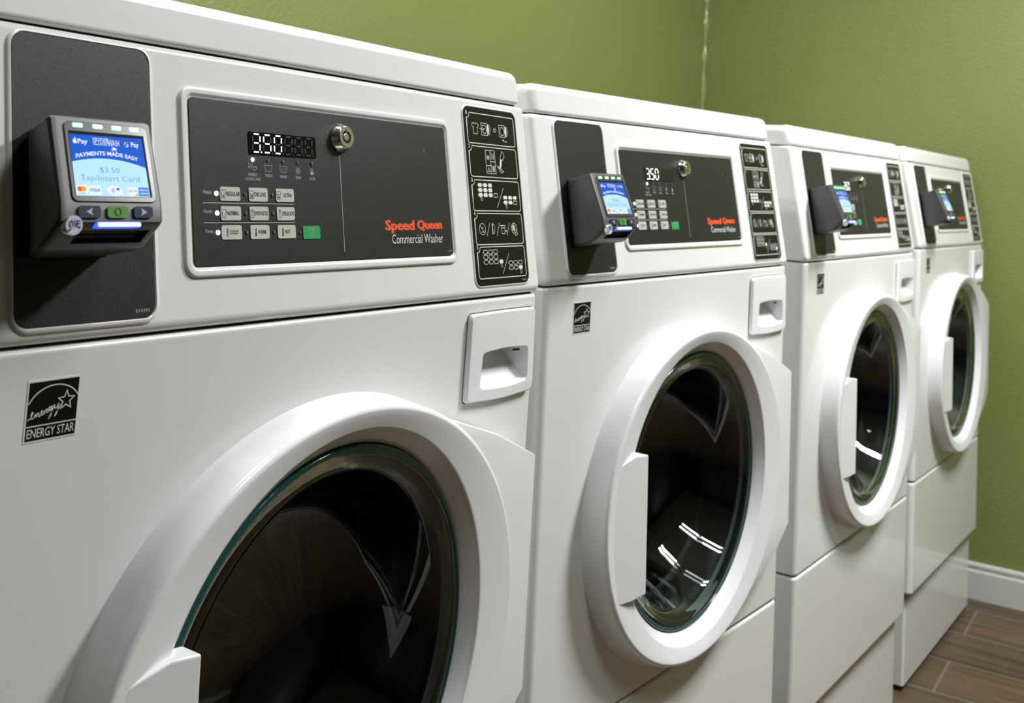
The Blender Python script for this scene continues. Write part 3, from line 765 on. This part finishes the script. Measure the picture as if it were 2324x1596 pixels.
    up = [(.450, -.0800), (.5700, -.1190), (.6490, -.1530), (.6535, -.3925), (.6100, -.4220), (.462, -.4850)]
    upd = [.0300, .0292, .0275, .0275, .0290, .0300]
    # resample the outer line to pair with the arc points
    cum = [0]
    for p, q in zip(up, up[1:]): cum.append(cum[-1] + math.hypot(q[0] - p[0], q[1] - p[1]))
    ts = sorted(set([round(cum[-1] * i / 24, 6) for i in range(25)]))
    for j in range(1, len(cum) - 1):
        k_ = min(range(1, 24), key=lambda i: abs(ts[i] - cum[j])); ts[k_] = cum[j]
    for t_ in ts:
        j = max(i for i in range(len(cum) - 1) if cum[i] <= t_ + 1e-9); f_ = (t_ - cum[j]) / (cum[j + 1] - cum[j])
        outp.append((up[j][0] + (up[j + 1][0] - up[j][0]) * f_, up[j][1] + (up[j + 1][1] - up[j][1]) * f_, upd[j] + (upd[j + 1] - upd[j]) * f_))
    A = m.loop([(x, z, .0300) for x, z in arcp]); B = m.loop([(x + (.0 if x > .6 else 0), z, dd) for x, z, dd in outp]); C = m.loop([(x + .0012, z + (.0015 if z > BZ else -.0015), dd - .003) for x, z, dd in outp]); D2 = m.loop([(x + .0012, z + (.0015 if z > BZ else -.0015), .004) for x, z, dd in outp])
    m.bridge(A, B, 'plastic', False); m.bridge(B, C, 'plastic', False); m.bridge(C, D2, 'plastic', False)
    sub(m, 'hinge_cover', parent=door, origin=O, ang=60)
    m = MB(FF); m.prism([(.640, -.385), (.6525, -.385), (.6500, -.156), (.640, -.156)], .001, .024, 'hinge')
    for i in range(9): zz = -.18 - .024 * i; m.prism([(.648, zz), (.6533, zz), (.6533, zz + .002), (.648, zz + .002)], .004, .0242, 'plastic')
    sub(m, 'hinge', parent=door, origin=O)
    # pull handle: a tongue standing proud of the ring on the left of the glass
    m = MB(FF)
    P = [(.1210, -.3450), (.1330, -.3785), (.1650, -.3800), (.1955, -.3785), (.1895, -.2040), (.1640, -.2010), (.1310, -.2080), (.1200, -.2350)]
    dep = [.0318, .0322, .0350, .0368, .0368, .0350, .0322, .0318]
    A = m.loop([(x, z, .016 if x > .16 else .022) for x, z in P]); B = m.loop([(x, z, dd) for (x, z), dd in zip(P, dep)])
    m.bridge(A, B, 'plastic'); m.face(B, 'plastic'); m.face(A[::-1], 'plastic')
    sub(m, 'handle', parent=door, origin=O, bevel=.0022, seg=3, ang=50)
    # glass: flat rim, then a bowl reaching into the drum
    m = MB(FF)
    fr = [(.1865, .0135), (.182, .0150), (.172, .0150), (.166, .0120), (.160, .002), (.150, -.030), (.136, -.062), (.118, -.084), (.090, -.098), (.055, -.106), (.02, -.109)]
    bk = [(.02, -.115), (.055, -.112), (.092, -.104), (.122, -.089), (.141, -.066), (.156, -.032), (.166, -.002), (.172, .006), (.1865, .006)]
    def cr_(r, d): sh = max(0, -d) * .15; return [(DCX + r * math.cos(2 * PI * i / 96), DCZ + sh + r * math.sin(2 * PI * i / 96), d) for i in range(96)]
    A = [cr_(r, d) for r, d in fr]; B = [cr_(r, d) for r, d in bk]
    m.loft(A, 'glass', cap1=True); m.loft(B, 'glass', cap0=True)
    a0_ = m.loop(B[-1]); b0_ = m.loop(A[0]); m.bridge(a0_, b0_, 'glass')
    sub(m, 'door_glass', parent=door, origin=O, fix=True, ang=60, flatten=False)
    m = MB(FF); m.loft([cr_(r, d) for r, d in ((.1872, .004), (.1872, .0145), (.1855, .0156), (.1835, .0156), (.1825, .0148), (.1825, .004))], 'glass_edge'); sub(m, 'glass_rim', parent=door, origin=O, ang=60, flatten=False, label='teal edge of the door glass')
    # ---- door gasket and drum
    m = MB(FF); m.loft([cr_(r, d) for r, d in ((.199, .001), (.192, .002), (.186, -.006), (.180, -.030), (.184, -.050), (.178, -.060), (.184, -.072), (.180, -.095), (.186, -.115), (.200, -.120))], 'rubber')
    m.build('door_gasket', t, origin=O, ang=50, flatten=False)
    m = MB(FF)
    def cd(r, d, N=96): return [(DCX + r * math.cos(2 * PI * i / N), DCZ + .01 + r * math.sin(2 * PI * i / N), d) for i in range(N)]
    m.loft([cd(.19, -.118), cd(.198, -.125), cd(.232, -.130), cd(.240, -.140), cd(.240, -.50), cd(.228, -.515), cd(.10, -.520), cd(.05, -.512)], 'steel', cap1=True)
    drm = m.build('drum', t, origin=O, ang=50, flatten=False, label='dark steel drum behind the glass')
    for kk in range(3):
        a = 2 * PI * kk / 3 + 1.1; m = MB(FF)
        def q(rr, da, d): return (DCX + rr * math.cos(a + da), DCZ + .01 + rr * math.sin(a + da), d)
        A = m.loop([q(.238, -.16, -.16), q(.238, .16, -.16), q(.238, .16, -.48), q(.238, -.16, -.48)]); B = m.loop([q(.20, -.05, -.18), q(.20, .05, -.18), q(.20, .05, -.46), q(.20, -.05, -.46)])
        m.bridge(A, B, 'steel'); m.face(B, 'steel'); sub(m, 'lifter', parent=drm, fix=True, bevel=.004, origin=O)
    return t

# ------------------------------------------------------------------ card reader
RU0, RU1 = .0385, .1145
RB = (.078, .069)     # origin (a,b) of the reader on the panel
def make_reader():
    q = FS(RB[0], RB[1], .0016); O = q
    t = empty('card_reader', (0, 0, 0), 0, 'r', 'card reader', 'contactless card readers fixed to the washers')
    # side outline (b, d) of the body, from the back bottom round the front to the back top
    def sec(a, shr=0.0, off=0.0):
        return None
    body = [(.0695, .006), (.0702, .041), (.0722, .0465), (.0838, .0620), (.0862, .0638), (.0980, .0625), (.1525, .0480), (.1535, .0460), (.1512, .006)]
    bq = [(FS(0, b, d)) for b, d in body]
    m = MB(FSR)
    def half(u0, u1, pts, ub0, ub1, c=.004):
        """lofts cross-sections from left to right with chamfered ends; u shrinks towards the back"""
        L = []
        def uu(u, d): # flare
            t_ = max(0, min(1, d / .045)); 
            return ub0 + (u0 - ub0) * t_ + (u - u0) if u < .08 else ub1 + (u1 - ub1) * t_ + (u - u1)
        cb = sum(p[0] for p in pts) / len(pts)
        for u, ins in ((u0, c), (u0 + c * .3, c * .3), (u0 + c, 0), (u1 - c, 0), (u1 - c * .3, c * .3), (u1, c)):
            L.append([(uu(u, d), b + (ins * .6 if b < cb else -ins * .6), d - ins * .8 * (1 if d > .02 else 0)) for b, d in pts])
        m.loft(L, 'reader', True, True)
    half(RU0, RU1, body, .0545, .1100)
    hs = m.build('housing', t, origin=O, fix=True, ang=28)
    cutm = MB(FSR); x0c, x1c = RU0 + .22 * .076, RU0 + .90 * .076
    pr = [(.0745, .075), (.0745, .0475), (.0765, .0455), (.0815, .0500), (.0818, .075)]
    cutm.loft([[(x, b, d) for b, d in pr] for x in (x0c, x1c)], 'reader_black', True, True); cut(hs, cutm, O)
    # darker recess under the light bar where the card goes in
    m = MB(FSR); m.prism(rrect(.0560, .1105, .0685, .1535, .004), .0014, .0075, 'reader_black'); m.build('back_plate', t, origin=O, label='black back plate of the reader')
    f1 = seg_frame(RU0, RU1, .0980, .0625, .1525, .0480)
    f2 = seg_frame(RU0, RU1, .0862, .0638, .0980, .0625)
    f3 = seg_frame(RU0, RU1, .0722, .0465, .0838, .0620)
    def rr(x0, x1, y0, y1, r, asp, n=4):
        P = rrect(x0, x1, y0 * asp, y1 * asp, r, n); return [(x, y / asp) for x, y in P]
    a1 = .0567 / .077
    m = MB(FSR); m.loft([[(x, b_, d_) for b_, d_ in ((.0775, .0478), (.0795, .0495), (.0795, .0468), (.0775, .0452))] for x in (x0c + .004, x1c - .004)], 'reader_black', True, True)
    m.build('card_slot', t, origin=O, fix=True, label='dark card slot under the blue light')
    # clear bezel with screen
    m = MB(f1); m.prism(rr(.105, .925, .005, .955, .055, a1), -.001, .0009, 'lens')
    m.build('bezel', t, origin=O, bevel=.0006, seg=2)
    SX0, SX1, SY0, SY1 = .140, .880, .070, .835
    m = MB(f1); m.prism([(SX0, SY0), (SX1, SY0), (SX1, SY1), (SX0, SY1)], .0002, .0010, 'sc_black')
    def S(x, y): return (SX0 + (SX1 - SX0) * x, SY0 + (SY1 - SY0) * y)
    def fs(x, y, r): return f1(*S(x, y), r)
    top = .945; m.frame = fs
    arc = [(x / 20 * .965, .585 - .40 * (x / 20 * .965 - .42) ** 2) for x in range(21)]
    m.flat([(0, .5)] + [(0, .5)] * 0 + arc[0:] + [(.965, .2), (.965, top), (0, top)][1:] if False else [(.965, top), (0, top)] + arc, .0012, 'sc_blue')
    m.flat([(0, 0), (.965, 0)] + arc[::-1], .0012, 'sc_sky')
    d = .0015
    m.text('Pay', .095, .220, .775, .875, d, 'sc_white', bold=.02)
    m.flat(circ(.060, .830, .027, 14, ry=.036), d, 'sc_white'); m.flat(circ(.088, .838, .010, 10, ry=.014), d + .0001, 'sc_blue'); m.flat(circ(.066, .880, .009, 8, ry=.014), d, 'sc_white')
    m.text('SPYDER', .290, .500, .815, .885, d, 'sc_white'); m.text('W', .485, .555, .775, .895, d, 'sc_white'); m.text('ASH', .550, .640, .790, .885, d, 'sc_white')
    m.stroke([(.290, .900), (.500, .900)], .008, d, 'sc_white'); m.stroke([(.295, .800), (.480, .800)], .008, d, 'sc_white')
    m.flat(circ(.560, .742, .013, 10, ry=.018), d, 'sc_white'); m.flat(circ(.560, .765, .008, 8, ry=.011), d, 'sc_white')
    for sgn in (-1, 1):
        for (ax, ay) in ((.032, .012), (.036, -.012), (.032, -.034), (.020, -.044)):
            m.stroke([(.560, .752), (.560 + sgn * ax * .7, .757 + ay * .4), (.560 + sgn * ax, .745 + ay)], .005, d, 'sc_white')
    gc = circ(.735, .830, .026, 25, .2, 5.9, ry=.036)
    for (i0, i1, mt) in ((0, 7, 'sc_red'), (6, 13, 'sc_yellow'), (12, 19, 'sc_green'), (18, 25, 'sc_white')): m.stroke(gc[i0:i1], .012, d, mt)
    m.stroke([(.735, .830), (.762, .830)], .012, d, 'sc_white')
    m.text('Pay', .800, .905, .775, .875, d, 'sc_white', bold=.02)
    m.text('PAYMENTS MADE EASY', .050, .870, .565, .630, d, 'sc_white', bold=.025, arc=lambda x: .068 * (1 - ((x - .45) / .41) ** 2))
    m.text('$3.50', .335, .590, .350, .445, d, 'sc_text', bold=-.008); m.text('Tap/Insert Card', .075, .845, .205, .320, d, 'sc_text', bold=-.008)
    def box(x0, x1, y0, y1, mt): m.flat([(x0, y0), (x1, y0), (x1, y1), (x0, y1)], d, mt)
    box(.005, .140, .015, .160, 'sc_white'); m.flat(circ(.050, .098, .034, 14, ry=.042), d + .0002, 'sc_red'); m.flat(circ(.092, .098, .034, 14, ry=.042), d + .0003, 'sc_orange')
    m.stroke([(.030, .033), (.115, .033)], .008, d + .0002, 'sc_navy')
    box(.155, .315, .012, .158, 'sc_white'); m.text('VISA', .175, .298, .060, .115, d + .0002, 'sc_navy', bold=.02, shear=.3)
    m.flat(circ(.490, .088, .098, 24, ry=.084), d, 'sc_white')
    for k in range(4): m.stroke(circ(.440, .088, .010 + .011 * k, 7, -.8, .8, ry=.016 + .015 * k), .005, d + .0002, 'sc_navy')
    m.flat([(.510, .125), (.556, .130), (.548, .080), (.520, .090)], d + .0002, 'sc_navy'); m.flat([(.535, .095), (.610, .035), (.585, .015), (.515, .058)], d + .0003, 'sc_white')
    box(.665, .800, .010, .150, 'sc_white'); m.text('DISCOVER', .672, .793, .070, .100, d + .0002, 'sc_navy', bold=.01); m.flat([(.735, .010), (.800, .010), (.800, .055)], d + .0002, 'sc_orange')
    box(.812, .955, .010, .150, 'sc_card'); m.text('AMERICAN', .818, .950, .090, .118, d + .0002, 'sc_white'); m.text('EXPRESS', .838, .950, .035, .063, d + .0002, 'sc_white')
    m.build('screen', t, origin=O, smooth=False, label='lit blue payment screen')
    for p in (.232, .423, .608, .787):
        m = MB(f1); m.prism(rr(p - .045, p + .045, .882, .927, .007, a1, 2), -.0005, .0014, 'led_green'); m.build('status_light', t, origin=O, smooth=False, label='lit green status light')
    a2 = .01215 / .077
    for i, (p0, p1) in enumerate(((.15, .356), (.42, .616), (.678, .868))):
        m = MB(f2); m.prism(rr(p0, p1, .20, .82, .03, a2), -.001, .0014, 'button_green' if i == 1 else 'button_dark')
        c = (p0 + p1) / 2
        if i == 1: m.stroke([(c + .028 * math.cos(a), .51 + .20 * math.sin(a)) for a in [2 * PI * k / 20 for k in range(20)]], .012, .0016, 'button_dark', closed=True)
        else:
            s = -1 if i == 0 else 1; m.flat([(c + s * .035, .51), (c - s * .030, .72), (c - s * .012, .51), (c - s * .030, .30)][::(1 if s > 0 else -1)], .0016, 'button_mark')
        m.build('button', t, origin=O, ang=30, label=('dark button with left arrow', 'green button', 'dark button with right arrow')[i])
    m = MB(FSR); A = rrect(RU0 + .31 * .077, RU0 + .73 * .077, .0826, .0860, .0012, 3); m.prism(A, .060, .0658, 'led_blue'); A = rrect(RU0 + .32 * .077, RU0 + .72 * .077, .0833, .0855, .0009, 3); m.prism(A, .064, .0664, 'led_core'); m.build('light_bar', t, origin=O, bevel=.0007, seg=2, label='glowing blue light bar')
    m = MB(FSR); cx, cs = RU0 + .105 * .077, .0842
    def rg(r, d): return [(cx + r * math.cos(2 * PI * i / 28), cs + r * math.sin(2 * PI * i / 28), d) for i in range(28)]
    m.loft([rg(.0062, .0615), rg(.0062, .0646), rg(.0058, .0655)], 'chrome'); m.loft([rg(.0058, .0655), rg(.0057, .0655)], 'badge', cap1=True)
    m.text('S', cx - .0044, cx - .0016, cs - .0036, cs + .0028, .0658, 'ink_black', shear=.2); m.text('W', cx - .0020, cx + .0018, cs - .0016, cs + .0034, .0658, 'ink_black'); m.text('F', cx + .0016, cx + .0042, cs - .0010, cs + .0028, .0658, 'ink_black')
    m.flat(circ(cx + .0034, cs - .0012, .0008, 8), .0658, 'ink_black')
    m.build('badge', t, origin=O, ang=40, label='round badge with initials')
    return t, O

def make_pedestal():
    t = empty('pedestal_base', (0, 0, 0), 0, 'p', 'pedestal', 'white pedestals under the washers')
    m = shell(-.988, -.796, w=.657, dp=.62, x0=.0115, y0=.0155, R=.006, r=.003)
    m.build('box_body', t, origin=(0, 0, FLOOR), fix=True, ang=40)
    for (fx, fy) in ((.06, .09), (.61, .09), (.06, .58), (.61, .58)):
        m = MB(); m.loft([[(fx + .018 * math.cos(a * PI / 8), fy + .018 * math.sin(a * PI / 8), z) for a in range(16)] for z in (FLOOR, -.986)], 'rubber', True, True); m.build('foot', t, origin=(0, 0, FLOOR), fix=True)
    return t

def copy_tree(o, parent=None):
    c = o.copy(); COL.objects.link(c)
    if parent: c.parent = parent
    for ch in list(o.children): copy_tree(ch, c)
    return c

# per washer: shift x, y, z of its base centre, turn, and the slight lean of uneven feet
PL = [(-0.0, 0.0, 0.0, 5e-05, 0.00563, 0.00979), (0.78145, -0.02083, -0.00468, -0.10013, -0.00788, -0.00435), (1.55839, -0.0681, -0.00092, -0.05919, -0.00277, -0.00153), (2.34096, -0.09589, 0.00088, -0.04775, 0.00255, -0.00362)]
RADJ = [(0, 0, 0), (.004, -.009, 0), (0, -.006, 0), (0, -.003, 0)]
WL = ['white front loading washer nearest the camera, its lower part cut off by the picture',
      'second white washer from the camera, between the nearest washer and the third one',
      'third white front loading washer from the camera, left neighbour of the last one',
      'white front loading washer at the far end of the row beside the green wall']
RL = ['grey card reader with readable blue payment screen on the nearest washer',
      'grey card reader on the second washer, its side and half its screen showing',
      'small grey card reader on the third washer, seen mostly from its side',
      'smallest grey card reader, on the last washer beside the green wall']
PLB = ['white pedestal base under the nearest washer', 'white pedestal base under the second washer from the camera',
       'white pedestal base under the third washer, partly cut off by the bottom of the picture', 'white pedestal base standing on the wood floor under the far washer']
w0 = make_washer(); r0, RO = make_reader(); p0 = make_pedestal()
from mathutils import Euler
for k, (dx, dy, dz, yw, rl, pt) in enumerate(PL):
    eu = Euler((pt, rl, yw), 'XYZ'); Rk = eu.to_matrix()
    def at(q): v = Rk @ (Vector(q) - Vector(PIV)) + Vector(PIV); return (v.x + dx, v.y + dy, v.z + dz + LIFT)
    wo = w0 if k == 0 else copy_tree(w0); ro = r0 if k == 0 else copy_tree(r0); po = p0 if k == 0 else copy_tree(p0)
    wo.location = at(PIV); wo.rotation_euler = eu; wo['label'] = WL[k]
    ax, ab, ay = RADJ[k]
    x, y, z = RO; ro.location = at((x + ax, y + ab * ST, z + ab * CT)); ro.rotation_euler = eu; ro['label'] = RL[k]
    px = at((0, 0, -.79)); po.location = (px[0], px[1], 0); po.rotation_euler = (0, 0, yw); po['label'] = PLB[k]
